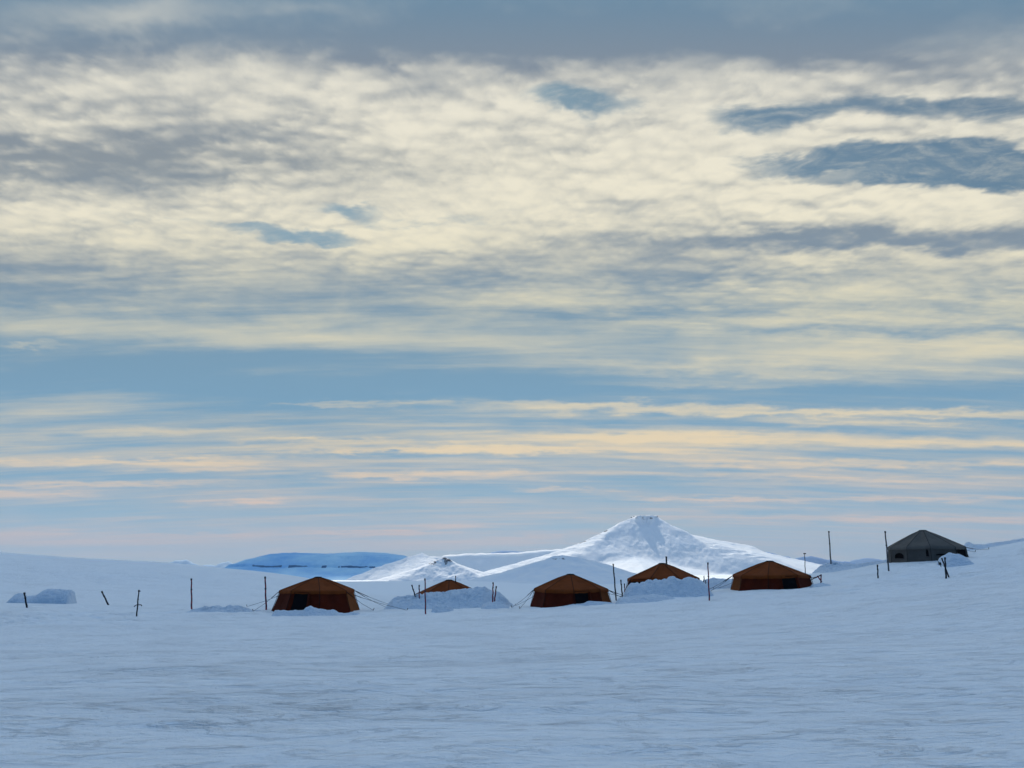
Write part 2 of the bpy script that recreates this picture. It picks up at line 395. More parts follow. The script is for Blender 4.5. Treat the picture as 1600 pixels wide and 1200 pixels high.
def mat_banded(name, c1, c2, period):
    m, nt, b = newmat(name)
    x, y, z = objpos(nt)
    s = ((z * (1.0 / period))._op('FRACT')).sstep(0.46, 0.5)
    n = noise(nt, vec(nt, x * 9, y * 9, z * 3), 1.0, 4, 0.6)
    c = mixc(nt, s, c1, c2)
    setc(nt, b, mixc(nt, n.sstep(0.1, .5) * 0.5, c, tuple(q * .5 for q in c1)))
    b.inputs['Roughness'].default_value = 0.6
    return m
M = dict(
    ground=mat_ground(), bank=mat_bank(),
    mountain=mat_mountain('mountain_snow'),
    near=mat_mountain('hill_snow', scale=0.11),
    ice_blue=mat_mountain('snow_shade_blue', (.52, .78, .94), (.26, .54, .86), (.06, .15, .28), 0.02),  # table mountain: blue of cloud shade and air put into the snow colour
    blue=mat_mountain('shaded_blue_range', (.16, .30, .58), (.13, .26, .52), (.1, .15, .3), 0.004),  # shade on the distant ranges painted as a dark blue base
    far=mat_mountain('far_snow_shade_blue', (.42, .57, .76), (.34, .50, .72), (.2, .27, .4), 0.004),  # pale blue shade of the far peaks painted into their snow
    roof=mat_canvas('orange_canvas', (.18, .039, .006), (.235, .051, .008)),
    wall=mat_canvas('shaded_orange_canvas', (.075, .0085, .002), (.11, .013, .003)),  # wall shade put into the cloth colour, darker than the roof
    flank=mat_canvas('lit_orange_canvas', (.19, .055, .012), (.24, .065, .014)),  # brighter side light put into the colour of single wall panels
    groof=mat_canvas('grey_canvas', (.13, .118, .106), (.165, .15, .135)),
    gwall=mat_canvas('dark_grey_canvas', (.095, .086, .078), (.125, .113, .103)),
    dark=mat_plain('painted_dark_inside', (.006, .005, .006), 0.9),  # near-black sheet painted in place of the unlit tent interior
    piping=mat_plain('dark_seam_webbing', (.022, .012, .010), 0.8),
    gpiping=mat_plain('dark_grey_webbing', (.035, .035, .038), 0.8),
    pipe=mat_plain('sooty_steel', (.03, .03, .034), 0.5, 0.6),
    rope=mat_plain('dark_blue_rope', (.05, .07, .10), 0.8),
    strap=mat_plain('black_strap', (.012, .012, .016), 0.8),
    redpole=mat_banded('red_and_black_bamboo', (.26, .018, .04), (.10, .012, .03), 0.5),
    darkpole=mat_plain('weathered_dark_bamboo', (.022, .024, .032), 0.7),
    greypole=mat_plain('grey_weathered_bamboo', (.10, .10, .105), 0.7),
    tape=mat_plain('black_tape', (.008, .008, .010), 0.5),
    flag=mat_plain('black_flag_cloth', (.012, .012, .018), 0.8),
)

# ------------------------------------------------------------------ terrain
CP = []      # (px, py, Y)
for px in (-400, 0, 400, 800, 1200, 1600, 2000):
    p = at(px, 1200, 7.5); CP.append((p[0], p[1], -1.72))
for xy in ((-8, -6), (0, -8), (8, -6), (-30, -10), (30, -10), (0, 1), (-15, 1), (15, 1), (-60, -60), (60, -60), (0, -90)):
    CP.append((xy[0], xy[1], -1.7))
for px, py, Y in [
    (-400, 945, 75), (0, 951, 78), (42, 951, 78), (213, 964, 70), (299, 953, 75), (416, 953, 75), (490, 957, 72), (600, 957, 72), (665, 960, 70), (760, 950, 73),
    (892, 947, 73), (830, 951, 73), (956, 944, 74), (1040, 932, 72.5), (700, 949, 76), (1108, 939, 68), (1145, 926, 75), (1206, 922, 74), (1267, 918, 75), (1372, 904, 74), (1388, 891, 79),
    (1400, 882, 82), (1448, 875, 82), (1505, 866, 84), (1478, 904, 71), (1560, 868, 84), (1600, 858, 84), (1600, 930, 45), (1300, 915, 74), (1300, 985, 35),
    (0, 1000, 45), (400, 1000, 40), (800, 1000, 40),
    (0, 905, 140), (200, 917, 140), (400, 930, 130), (520, 935, 120), (0, 870, 260), (-400, 850, 280), (200, 883.5, 250), (340, 894, 240), (440, 904, 220), (540, 916, 200), (620, 930, 160),
    (700, 946, 92), (800, 942, 100), (900, 934, 100), (1040, 922, 95), (1200, 906, 100), (1300, 893, 100), (1400, 879, 105),
    (1510, 859, 104), (1560, 849, 108), (1600, 840.5, 112), (1700, 822, 118), (1900, 790, 125), (2400, 740, 120),
]: 
    p = at(px, py, Y); CP.append(tuple(p))
for px, Y, z in [(700, 200, -12), (850, 200, -12), (1000, 200, -11), (1150, 200, -9.5), (1300, 200, -7), (1450, 200, -2), (1600, 200, 2.0), (1900, 220, 9), (600, 260, -12),
                 (0, 420, -6), (250, 420, -10), (450, 420, -16), (-500, 420, 4), (800, 450, -27), (1200, 450, -24), (1600, 450, -16), (2000, 450, -8)]:
    p = at(px, 890, Y); CP.append((p[0], p[1], z))
CP = np.array(CP)
def _tps(d2): return 0.5 * d2 * np.log(d2 + 1e-9)
SC = 50.0
_x = CP[:, :2] / SC
_K = _tps(((_x[:, None] - _x[None]) ** 2).sum(-1)) + np.eye(len(_x)) * 1e-4
_P = np.c_[np.ones(len(_x)), _x]
_A = np.block([[_K, _P], [_P.T, np.zeros((3, 3))]])
_W = np.linalg.solve(_A, np.r_[CP[:, 2], 0, 0, 0])
def h_base(x, y):
    x, y = np.asarray(x, float), np.asarray(y, float); sh = np.broadcast(x, y).shape
    x, y = np.broadcast_to(x, sh).ravel(), np.broadcast_to(y, sh).ravel()
    r = np.hypot(x, y); far = r > 900
    out = np.full(len(x), -30.0)
    near = np.nonzero(~far)[0]
    for s in range(0, len(near), 100000):
        ii = near[s:s + 100000]; q = np.c_[x[ii], y[ii]]
        nr = np.hypot(q[:, 0], q[:, 1])
        qq = q * np.minimum(1, 460.0 / np.maximum(nr, 1e-6))[:, None] / SC
        k = _tps(((qq[:, None] - _x[None]) ** 2).sum(-1))
        out[ii] = k @ _W[:-3] + _W[-3] + qq @ _W[-2:]
    t = sstep(330, 900, r)
    back = sstep(0.2, -0.5, y / np.maximum(r, 1))
    valley = -31 + 5 * fbm(x / 420, y / 420, 4, 77) + 12 * sstep(2500, 4500, r) + back * 60 * sstep(200, 1500, r) + 12.5 * np.exp(-((x + 200) / 800) ** 2 - ((y - 1450) / 300) ** 2)
    out = np.clip(out, -40, 40)
    return (out * (1 - t) + valley * t).reshape(sh)
def h_detail(x, y):
    r = np.hypot(x, y)
    u, v = x * .99 + y * .14, y * .99 - x * .14
    d = 0.10 * fbm(u / 5.5, v / 2.6, 4, 3) + 0.35 * fbm(x / 28, y / 20, 3, 9)
    s = fbm(u / 2.6, v / .9, 4, 21)
    d = d + 0.30 * sstep(70, 140, r) * fbm(u / 60, v / 9, 4, 15)
    d = d + 0.035 * np.clip(s, 0, 1) * sstep(-.1, .35, fbm(u / 9, v / 4, 3, 31)) * 2
    # churned snow and vehicle tracks left of the camp
    d = d + .16 * fbm(x / 1.9, y / 2.2, 4, 47) * np.exp(-((y - 72) / 7) ** 2) * sstep(45, 25, np.abs(x))
    tr = np.exp(-((x + 40) / 14) ** 2 - ((y - 64) / 11) ** 2)
    track = np.zeros_like(x)
    for k, (x0, dirx, ph) in enumerate(((-36, .9, 0), (-40, .7, 1.3), (-43, .2, 2.2), (-32, 1.3, 3.0))):
        c = x0 + dirx * (y - 64) + 2.2 * np.sin(y * .16 + ph)
        for off in (-.55, .55): track -= .26 * np.exp(-((x - c - off) / .32) ** 2)
    d = d + tr * (track + 0.30 * fbm(x / 2.2, y / 2.2, 4, 41))
    d *= sstep(3, 9, r) * (1 - sstep(350, 900, r)) 
    return d
def ground_z(x, y):
    x, y = np.array([float(x)]), np.array([float(y)])
    return float((h_base(x, y) + h_detail(x, y))[0])
def hit(px, py, y0=12.0, y1=300.0):          # first ground point under a pixel
    d = ray(px, py); d = d / d[1]
    Y = np.linspace(y0, y1, 1500); g = h_base(d[0] * Y, Y) + h_detail(d[0] * Y, Y)
    below = np.nonzero(d[2] * Y <= g)[0]
    return float(Y[below[0]]) if len(below) else None

def build_ground():
    a = np.concatenate([np.linspace(-180, -41, 60)[:-1], np.linspace(-41, 41, 1000), np.linspace(41, 180, 60)[1:-1]])
    a = np.radians(a)
    r = [0.02, 1.0, 2.0, 3.0, 4.0, 5.0]
    while r[-1] < 130: r.append(r[-1] * 1.0062)
    while r[-1] < 40000: r.append(r[-1] * 1.018)
    r = np.array(r)
    xx, yy = r[:, None] * np.sin(a)[None], r[:, None] * np.cos(a)[None]
    z = h_base(xx, yy) + h_detail(xx, yy)
    v = np.stack([xx, yy, z], -1).reshape(-1, 3)
    f = grid_faces(len(r), len(a), wrap=True)[:, ::-1]
    return tag(mesh_from('ground', v, f, M['ground']), kind='structure')
build_ground()

# ------------------------------------------------------------------ hills and mountains
def ridge_field(xx, yy, ridges, seed):
    """height = the highest of several ridge roofs; ridges: (polyline of (x,y,z), slope, gully strength, concavity)"""
    best = np.full(xx.shape, -1e9)
    for ri, (pl, slope, gul, conc) in enumerate(ridges):
        pl = np.array(pl); acc = 0.0
        for a, b in zip(pl[:-1], pl[1:]):
            ab = b[:2] - a[:2]; L = np.hypot(*ab)
            t = np.clip(((xx - a[0]) * ab[0] + (yy - a[1]) * ab[1]) / (L * L), 0, 1)
            qx, qy = xx - (a[0] + t * ab[0]), yy - (a[1] + t * ab[1])
            d = np.hypot(qx, qy)
            side = np.arctan2(qy, qx)
            s = (acc + t * L) 
            g = fbm(s / 130.0 + side * 1.2, side * 1.5 + ri * 3.1, 4, seed + ri * 7)
            dd = d * (1 + gul * g)
            zz = a[2] + t * (b[2] - a[2]) - slope * (0.5 * dd + 0.5 * conc * (1 - np.exp(-dd / conc)))
            best = np.maximum(best, zz); acc += L
    return best
def mountain(name, ridges, pad, n, mat, seed, rough=6.0, rockf=None, base=-45.0, label=None):
    P = np.concatenate([np.array(r[0]) for r in ridges])
    x0, x1, y0, y1 = P[:, 0].min() - pad, P[:, 0].max() + pad, P[:, 1].min() - pad, P[:, 1].max() + pad
    nx = n; ny = int(n * min(1.0, max(.35, (y1 - y0) / (x1 - x0))))
    xx, yy = np.meshgrid(np.linspace(x0, x1, nx), np.linspace(y0, y1, ny))
    sc = (x1 - x0) / 10
    wx = xx + sc * .06 * fbm(xx / sc * 1.6, yy / sc * 1.6, 4, seed + 50); wy = yy + sc * .06 * fbm(xx / sc * 1.6, yy / sc * 1.6, 4, seed + 90)
    z = ridge_field(wx, wy, ridges, seed)
    z = z + rough * fbm(xx / sc * 3, yy / sc * 3, 6, seed + 3, 0.52)
    edge = np.minimum.reduce([sstep(0, .12, (xx - x0) / (x1 - x0)), sstep(0, .12, (x1 - xx) / (x1 - x0)), sstep(0, .12, (yy - y0) / (y1 - y0)), sstep(0, .12, (y1 - yy) / (y1 - y0))])
    z = (base - 8) + np.maximum(z - base + 8, 0) * edge
    rock = rockf(xx, yy, z) if rockf is not None else np.zeros_like(z)
    v = np.stack([xx, yy, z], -1).reshape(-1, 3)
    o = mesh_from(name, v, grid_faces(ny, nx), mat, attr={'rock': rock})
    tag(o, label, None, None, 'structure')
    return o
def pl(*pts): return [tuple(at(*p)) for p in pts]

# main mountain, about 4 km off
ym = 4000
def smin(a, b, k=7.0): return -k * np.logaddexp(-a / k, -b / k)
def smax(a, b, k=7.0): return k * np.logaddexp(a / k, b / k)
def main_mountain():
    prof = [(560, 925), (620, 917), (680, 908), (740, 896), (800, 880), (858, 863), (900, 848), (940, 830), (968, 814), (986, 806), (1004, 804.5), (1026, 806), (1045, 817), (1080, 832.5), (1110, 839), (1140, 843.5), (1165, 847.5), (1182, 851), (1200, 858), (1222, 869.5), (1256, 882), (1290, 893), (1340, 906), (1420, 918)]
    C = np.array([at(p, q, ym) for p, q in prof])
    xs, zt = at(1005, 806, ym)[0], at(1005, 804.6, ym)[2]
    X2 = lambda p: at(p, 850, ym)[0]
    xx, yy = np.meshgrid(np.linspace(C[0, 0], C[-1, 0], 900), np.linspace(ym - 900, ym + 700, 460))
    wx = xx + 10 * fbm(xx / 120, yy / 120, 4, 701); wy = yy + 16 * fbm(xx / 110, yy / 110, 4, 703)
    crest = np.interp(wx, C[:, 0], C[:, 2])
    crest = crest + 3.0 * fbm(xx / 40, yy / 400, 4, 705)
    yc = ym - 0.25 * np.maximum(0, xs - wx) + .15 * np.maximum(0, wx - xs)
    dy = wy - yc
    sf = np.interp(wx, [X2(700), X2(960), X2(1010), X2(1030), X2(1070), X2(1095), X2(1150), X2(1250)], [.30, .34, .30, .10, .08, .26, .24, .20])
    # long gullies running down the flanks
    lf = sstep(X2(990), X2(940), wx); rf = sstep(X2(1085), X2(1110), wx)
    gl = lf * 13 * fbm((wx * .62 + wy * .78) / 34, (wx * .78 - wy * .62) / 190, 5, 707) + rf * 34 * (.16 - np.abs(fbm((wy * .9 - wx * .25) / 70, (wx) / 300, 4, 709)))
    flank = np.where(dy < 0, crest + sf * dy, crest - .55 * dy) + gl * sstep(0, 60, np.abs(dy))
    face = zt + .84 * (wy - ym) + 2.5 * fbm(xx / 60, yy / 90, 3, 711)
    z = smin(flank, face, 4.0)
    def spur(p, q, dyy, gx, gf, gr, gry):
        a = at(p, q, ym + dyy); dx, d = wx - a[0], wy - a[1]
        return smin(smin(a[2] + gx * dx, a[2] + gf * d, 3.0), smin(a[2] - gr * dx + gry * np.minimum(d, 0), a[2] - .4 * d, 3.0), 3.0)
    z = smax(z, spur(1083, 836, -40, .80, .78, .22, .30), 3.0)
    z = smax(z, spur(1118, 848, -120, .75, .70, .22, .28), 3.0)
    z = smax(z, spur(1176, 858, -160, .60, .62, .30, .25), 4.0)
    z = smax(z, spur(958, 846, -60, .62, .75, .9, .4), 3.0)
    z = smax(z, spur(925, 858, -90, .55, .70, .8, .4), 3.0)
    # apron in front of the face
    z = smax(z, at(1000, 872, ym)[2] + .20 * np.minimum(wy - (ym - 300), 40) - .5 * np.maximum(0, wy - (ym - 240)) - .16 * np.abs(wx - X2(980)) - 4, 6.0)
    z = z + 2.4 * fbm(xx / 130, yy / 130, 6, 713) + 1.6 * fbm(xx / 16, yy / 16, 3, 715)
    # flat cap with a low cliff
    cd = np.hypot((xx - xs) / 66, (yy - ym - 25) / 62) + .5 * fbm(xx / 30, yy / 30, 4, 717)
    cap = sstep(1.22, .90, cd)
    zc = at(1005, 804.3, ym)[2] + 4.0 * fbm(xx / 25, yy / 25, 3, 719)
    z = np.where(cd < 1.2, z * (1 - cap) + np.maximum(z, zc) * cap, z)
    ring = np.exp(-((cd - 1.0) / .16) ** 2)
    lc = lf * np.exp(-((dy + 8) / 34) ** 2) * sstep(X2(860), X2(900), wx)
    rock = .84 * ring + .62 * lc + .52 * np.exp(-((wx - X2(1178)) / 40) ** 2 - ((dy + 10) / 30) ** 2) + .22 * rf + .16 * lf
    z = smax(z, np.full_like(z, -48.0), 8.0) - 6
    v = np.stack([xx, yy, z], -1).reshape(-1, 3)
    tag(mesh_from('mountain', v, grid_faces(460, 900), M['mountain'], attr={'rock': rock}), kind='structure')
main_mountain()
# summit cap rock is part of the ridge roofs above; small pointed peak to the left
ys = 2330
RS = [(pl((660, 864, ys + 300), (640, 870, ys + 290), (600, 883, ys + 240), (545, 903, ys + 150)), .55, .16, 90)]
def rock_small(x, y, z):
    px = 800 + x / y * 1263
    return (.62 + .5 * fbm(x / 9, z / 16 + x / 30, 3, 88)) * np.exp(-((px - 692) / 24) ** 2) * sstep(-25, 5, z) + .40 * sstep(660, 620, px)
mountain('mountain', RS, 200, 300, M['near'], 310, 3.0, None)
def small_peak():
    prof = [(480, 930), (520, 921), (590, 904.5), (640, 890), (668, 879.5), (690, 869.5), (695, 868), (700, 870), (715, 878.5), (742, 888), (775, 899), (830, 914)]
    C = np.array([at(p, q, ys) for p, q in prof]); xs, zt = at(695, 868, ys)[0], at(695, 867.6, ys)[2]
    X2 = lambda p: at(p, 880, ys)[0]
    xx, yy = np.meshgrid(np.linspace(C[0, 0], C[-1, 0], 640), np.linspace(ys - 170, ys + 220, 360))
    wx = xx + 7 * fbm(xx / 50, yy / 50, 4, 901); wy = yy + 9 * fbm(xx / 45, yy / 45, 4, 903)
    crest = np.interp(wx, C[:, 0], C[:, 2]) + 1.4 * fbm(xx / 14, yy / 60, 4, 905)
    dy = wy - (ys - .20 * np.maximum(0, xs - wx) + .1 * np.maximum(0, wx - xs))
    sf = np.interp(wx, [X2(560), X2(660), X2(692), X2(700), X2(760)], [.22, .30, .34, .10, .14])
    flank = np.where(dy < 0, crest + sf * dy, crest - .5 * dy) + 4 * fbm((wx * .5 + wy) / 16, (wx - wy * .5) / 90, 4, 907) * sstep(0, 25, np.abs(dy))
    z = smin(flank, zt + .86 * (wy - ys) + 2 * fbm(xx / 24, yy / 24, 4, 909), 1.5) + 1.2 * fbm(xx / 18, yy / 18, 5, 911)
    z = smax(z, np.full_like(z, -44.0), 3.0) - 3
    px = 800 + xx / yy * 1263
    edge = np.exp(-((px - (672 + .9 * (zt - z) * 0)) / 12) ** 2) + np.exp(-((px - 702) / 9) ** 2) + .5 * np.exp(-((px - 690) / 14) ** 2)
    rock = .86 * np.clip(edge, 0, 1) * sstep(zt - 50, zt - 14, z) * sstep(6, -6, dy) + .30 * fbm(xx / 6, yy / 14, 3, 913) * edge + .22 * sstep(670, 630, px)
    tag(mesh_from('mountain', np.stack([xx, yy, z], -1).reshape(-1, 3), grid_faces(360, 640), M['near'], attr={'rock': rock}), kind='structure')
small_peak()
# low snow hill in front of the main mountain
yh = 1500
RH = [(pl((850, 873, yh + 10), (862, 869.5, yh), (880, 868.2, yh), (900, 870.5, yh)), .42, .25, 75), (pl((900, 870.5, yh), (930, 877, yh), (960, 886, yh), (1010, 901, yh)), .40, .2, 60),
      (pl((850, 873, yh), (810, 886, yh), (770, 898, yh)), .40, .2, 60)]
def rock_hill(x, y, z):
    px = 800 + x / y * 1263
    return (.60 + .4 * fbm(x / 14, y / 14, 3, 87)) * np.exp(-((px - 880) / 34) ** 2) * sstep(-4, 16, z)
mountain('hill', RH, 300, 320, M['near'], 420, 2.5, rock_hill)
# smooth snow plateau behind
yp = 5600
RP = [(pl((590, 874, yp), (650, 868, yp), (700, 866.5, yp), (760, 864, yp), (820, 861, yp), (870, 858, yp), (930, 862, yp), (1000, 870, yp)), 1.15, .12, 300)]
mountain('plateau', RP, 1300, 260, M['mountain'], 500, 10)
# blue table mountain
yb = 2750
top = [(398, 871.5), (420, 866.5), (445, 864), (480, 864.5), (520, 863.8), (560, 862.2), (600, 863.6), (632, 868), (655, 876)]
def mesa():
    nx, ny = 420, 200
    pxs = np.linspace(345, 690, nx)
    tpx = [330, 360, 366, 372, 384] + [p for p, _ in top] + [700]; tpy = [900, 892, 886, 881, 875] + [q for _, q in top] + [892]
    V = np.zeros((ny, nx, 3)); RK = np.zeros((ny, nx))
    for j, px in enumerate(pxs):
        pt = at(px, np.interp(px, tpx, tpy), yb); X0, Z0 = pt[0], pt[2]
        wob = 45 * fbm(np.array([px / 40.]), np.array([.3]), 3, 66)[0]
        t = np.linspace(0, 1, ny)
        zc = at(px, 882 + .012 * (px - 380), yb)[2]
        zb = -45.0
        # profile from front foot to back foot: scree, cliff band, shoulder, rounded top, back
        yy = np.interp(t, [0, .32, .345, .60, 1], [-330, -110, -103, 0, 500]) + wob * np.interp(t, [0, .32, .6, 1], [1, 1, .2, 0])
        zc1 = min(zc, Z0 - 2); 
        zz = np.interp(t, [0, .32, .345, .46, .60, 1], [zb, min(zc1 - 8, Z0), zc1, zc1 + (Z0 - zc1) * .72, Z0, zb])
        xs = X0 * (yb + yy * .0 ) / yb
        V[:, j, 0] = xs; V[:, j, 1] = yb + yy; V[:, j, 2] = zz
        band = np.exp(-((t - .333) / .020) ** 2)
        n = fbm(np.array([px / 14.]), np.array([1.7]), 4, 91)[0]
        RK[:, j] = band * (1.0 if n > -.08 else .25) * sstep(366, 376, px) * sstep(640, 615, px)
    xx, yy = V[..., 0], V[..., 1]
    V[..., 2] += 3.5 * fbm(xx / 90, yy / 60, 5, 93) + 1.2 * fbm(xx / 20, yy / 20, 3, 95)
    V[..., 1] += 14 * fbm(xx / 60, V[..., 2] / 40, 4, 97)
    o = mesh_from('table_mountain', V.reshape(-1, 3), grid_faces(ny, nx), M['ice_blue'], attr={'rock': RK})
    tag(o, kind='structure')
mesa()
# far ranges
yf = 15000
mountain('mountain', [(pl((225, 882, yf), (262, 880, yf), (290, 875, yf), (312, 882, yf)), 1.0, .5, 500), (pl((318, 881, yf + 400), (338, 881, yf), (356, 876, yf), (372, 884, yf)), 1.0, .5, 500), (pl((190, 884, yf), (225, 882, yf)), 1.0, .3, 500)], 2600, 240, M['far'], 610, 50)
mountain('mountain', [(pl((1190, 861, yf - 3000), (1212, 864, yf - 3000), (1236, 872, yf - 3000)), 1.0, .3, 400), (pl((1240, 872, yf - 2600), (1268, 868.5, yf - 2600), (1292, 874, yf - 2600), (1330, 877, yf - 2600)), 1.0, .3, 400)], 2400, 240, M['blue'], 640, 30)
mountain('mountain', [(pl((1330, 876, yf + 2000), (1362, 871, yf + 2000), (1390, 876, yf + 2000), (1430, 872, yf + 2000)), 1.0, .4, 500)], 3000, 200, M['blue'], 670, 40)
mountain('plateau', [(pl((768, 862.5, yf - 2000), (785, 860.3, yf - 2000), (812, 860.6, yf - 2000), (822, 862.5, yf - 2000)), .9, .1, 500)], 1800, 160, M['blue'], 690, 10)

# ------------------------------------------------------------------ snow banks
def bank(label, prof, Y, depth, n=None, chunk=0.30, seed=1, steep=0.8, cell=0.55, ends_w=.13, name='snow_bank', cat='snow bank', group='shovelled snow banks', mat='bank', front=None):
    prof = np.array(prof, float)
    W = (prof[-1, 0] - prof[0, 0]) / ppm(900, Y)
    n = n or max(50, int(W / 0.09)); nv = max(28, int(2 * depth / 0.11))
    px = np.linspace(prof[0, 0], prof[-1, 0], n); py = np.interp(px, prof[:, 0], prof[:, 1])
    top = np.array([at(a, b, Y) for a, b in zip(px, py)])
    v = np.linspace(-1, 1, nv); vd = np.where(v < 0, v * depth * 1.9, v * depth)
    xx = np.broadcast_to(top[:, 0][None], (nv, n)).copy(); yy = Y + np.broadcast_to(vd[:, None], (nv, n)).copy()
    xx = xx * (1 + vd[:, None] / Y * 0.3)
    g = h_base(xx, yy) + h_detail(xx, yy) - 0.25
    prf = np.clip(1 - np.abs(v) ** 1.7, 0, 1)[:, None] ** (steep * 1.7)
    ends = sstep(0, ends_w, np.linspace(0, 1, n)) * sstep(0, ends_w, 1 - np.linspace(0, 1, n))
    H = np.maximum(top[:, 2][None] - g, 0.05) 
    lump = sstep(.15, .8, prf)
    d1, v1 = worley(xx / cell, yy / cell, seed); d2, v2 = worley(xx / (cell * .45), yy / (cell * .45), seed + 31)
    ch = chunk * (v1 - .55 - .5 * d1) + chunk * .5 * (v2 - .5 - .5 * d2) + chunk * .7 * fbm(xx / 1.7, yy / 1.7, 4, seed + 60)
    ch = ch * .7
    z = g + (H * prf + ch * lump) * ends
    z = np.where(prf <= 0, g - .2, z)
    yy = yy - chunk * .6 * fbm(xx / .5, z / .4, 3, seed + 70)
    c = np.array([xx.mean(), Y, float(h_base(np.array([xx.mean()]), np.array([float(Y)]))[0])])
    V = np.stack([xx, yy, z], -1).reshape(-1, 3) - c
    o = mesh_from(name, V, grid_faces(nv, n), M[mat]); o.location = c
    return tag(o, label, cat, group)

bank('broken snow drift heaped against the front of the leftmost orange tent', [(424, 957), (430, 954), (445, 952.2), (452, 954), (462, 952), (474, 953), (479, 948), (486, 945), (492, 948), (500, 950), (512, 952.3), (521, 952.3), (529, 956), (539, 958), (549, 955.5), (560, 956.5), (566, 959)], 70.2, .9, seed=3, chunk=.10, cell=.5, ends_w=.04)
bank('low chunky snow bank left of the leftmost orange tent, between two red poles', [(285, 956), (300, 952), (315, 948.5), (328, 947), (342, 946), (350, 947), (360, 945.6), (372, 946), (385, 947), (395, 950), (410, 954), (422, 957)], 74, 1.4, seed=5)
bank('large rough snow heap burying the smallest visible orange tent roof', [(590, 950), (600, 940), (610, 934), (620, 931.5), (640, 930), (655, 926.5), (672, 925), (690, 924), (697, 922.5), (705, 921.5), (720, 920.5), (735, 917), (745, 915.3), (757, 916), (765, 920.5), (775, 925), (785, 929.5), (795, 936), (806, 943), (818, 950)], 79, 2.0, seed=8)
bank('small low snow lump before the large heap, beside the tall red pole', [(672, 950), (680, 945.5), (690, 943.5), (698, 944.5), (706, 949), (712, 952)], 72.5, .9, seed=11, chunk=.16)
bank('small smooth snow lump at the right foot of the large heap', [(748, 947), (758, 942), (766, 939.5), (778, 940), (788, 943.5), (800, 948)], 73.5, 1.1, seed=12, chunk=.10)
bank('thin snow drift covering the doorstep of the middle orange tent', [(872, 949), (880, 947), (895, 943.2), (905, 943.2), (912, 942), (918, 938.6), (928, 938.8), (945, 940), (956, 941.5), (966, 944)], 72.3, .8, seed=14, chunk=.06, cell=.6, ends_w=.06)
bank('long snow bank hiding the walls of the orange tent with the stove pipe', [(962, 930), (972, 920), (978, 916.5), (986, 911), (1000, 910.6), (1015, 905.7), (1023, 904), (1034, 904.4), (1044, 902.3), (1052, 899), (1059, 901.3), (1064, 903), (1077, 901), (1087, 903.4), (1097, 908), (1103, 913), (1112, 921), (1122, 932)], 73.6, 1.45, seed=17, chunk=.22)
bank('low snow mound right of the middle orange tent below its guy ropes', [(955, 940), (965, 934), (980, 931), (1000, 929), (1020, 928), (1045, 931), (1065, 937)], 71, 1.5, seed=19, chunk=.10, cell=.9)
bank('snow bank behind the tall pole left of the widest orange tent', [(1090, 914), (1098, 906), (1105, 903.5), (1118, 903), (1130, 903.5), (1142, 904), (1152, 906), (1162, 912)], 84, 2.2, seed=23, chunk=.15)
bank('rugged snow heap right of the widest orange tent below the far poles', [(1262, 898), (1270, 890), (1280, 885), (1290, 881), (1300, 878.6), (1310, 880), (1322, 880), (1335, 881.5), (1350, 880), (1365, 878), (1380, 876), (1392, 872), (1404, 876)], 90, 3.2, seed=27, chunk=.32)
bank('low dark snow lump by the rope anchor right of the widest orange tent', [(1262, 918), (1270, 912.5), (1280, 911), (1290, 911.5), (1298, 914), (1306, 917)], 74.5, .9, seed=29, chunk=.10)
bank('snow pile in front of the grey tent beside the two leaning stakes', [(1462, 880), (1469, 871), (1476, 866.5), (1483, 863.3), (1490, 863.8), (1498, 866), (1506, 870), (1516, 878)], 78, 1.3, seed=31, chunk=.14)
bank('snow bank with a small peak right of the grey tent on the hill crest', [(1496, 856), (1502, 851), (1507, 848.5), (1511, 846), (1515, 849), (1525, 849.5), (1540, 849), (1556, 847), (1575, 844.5), (1600, 841), (1625, 838)], 100, 2.2, seed=37, chunk=.16)
bank('blue cut snow block wall standing alone on the far left slope', [(17, 942), (20, 936), (26, 928), (33, 925.5), (38, 927), (42, 931), (56, 930), (62, 927), (68, 922.5), (75, 920), (90, 920), (105, 920.6), (112, 921), (117, 925), (116, 935), (118, 942)], 88, 1.0, seed=41, chunk=.08, steep=.35, cell=.8, ends_w=.02)

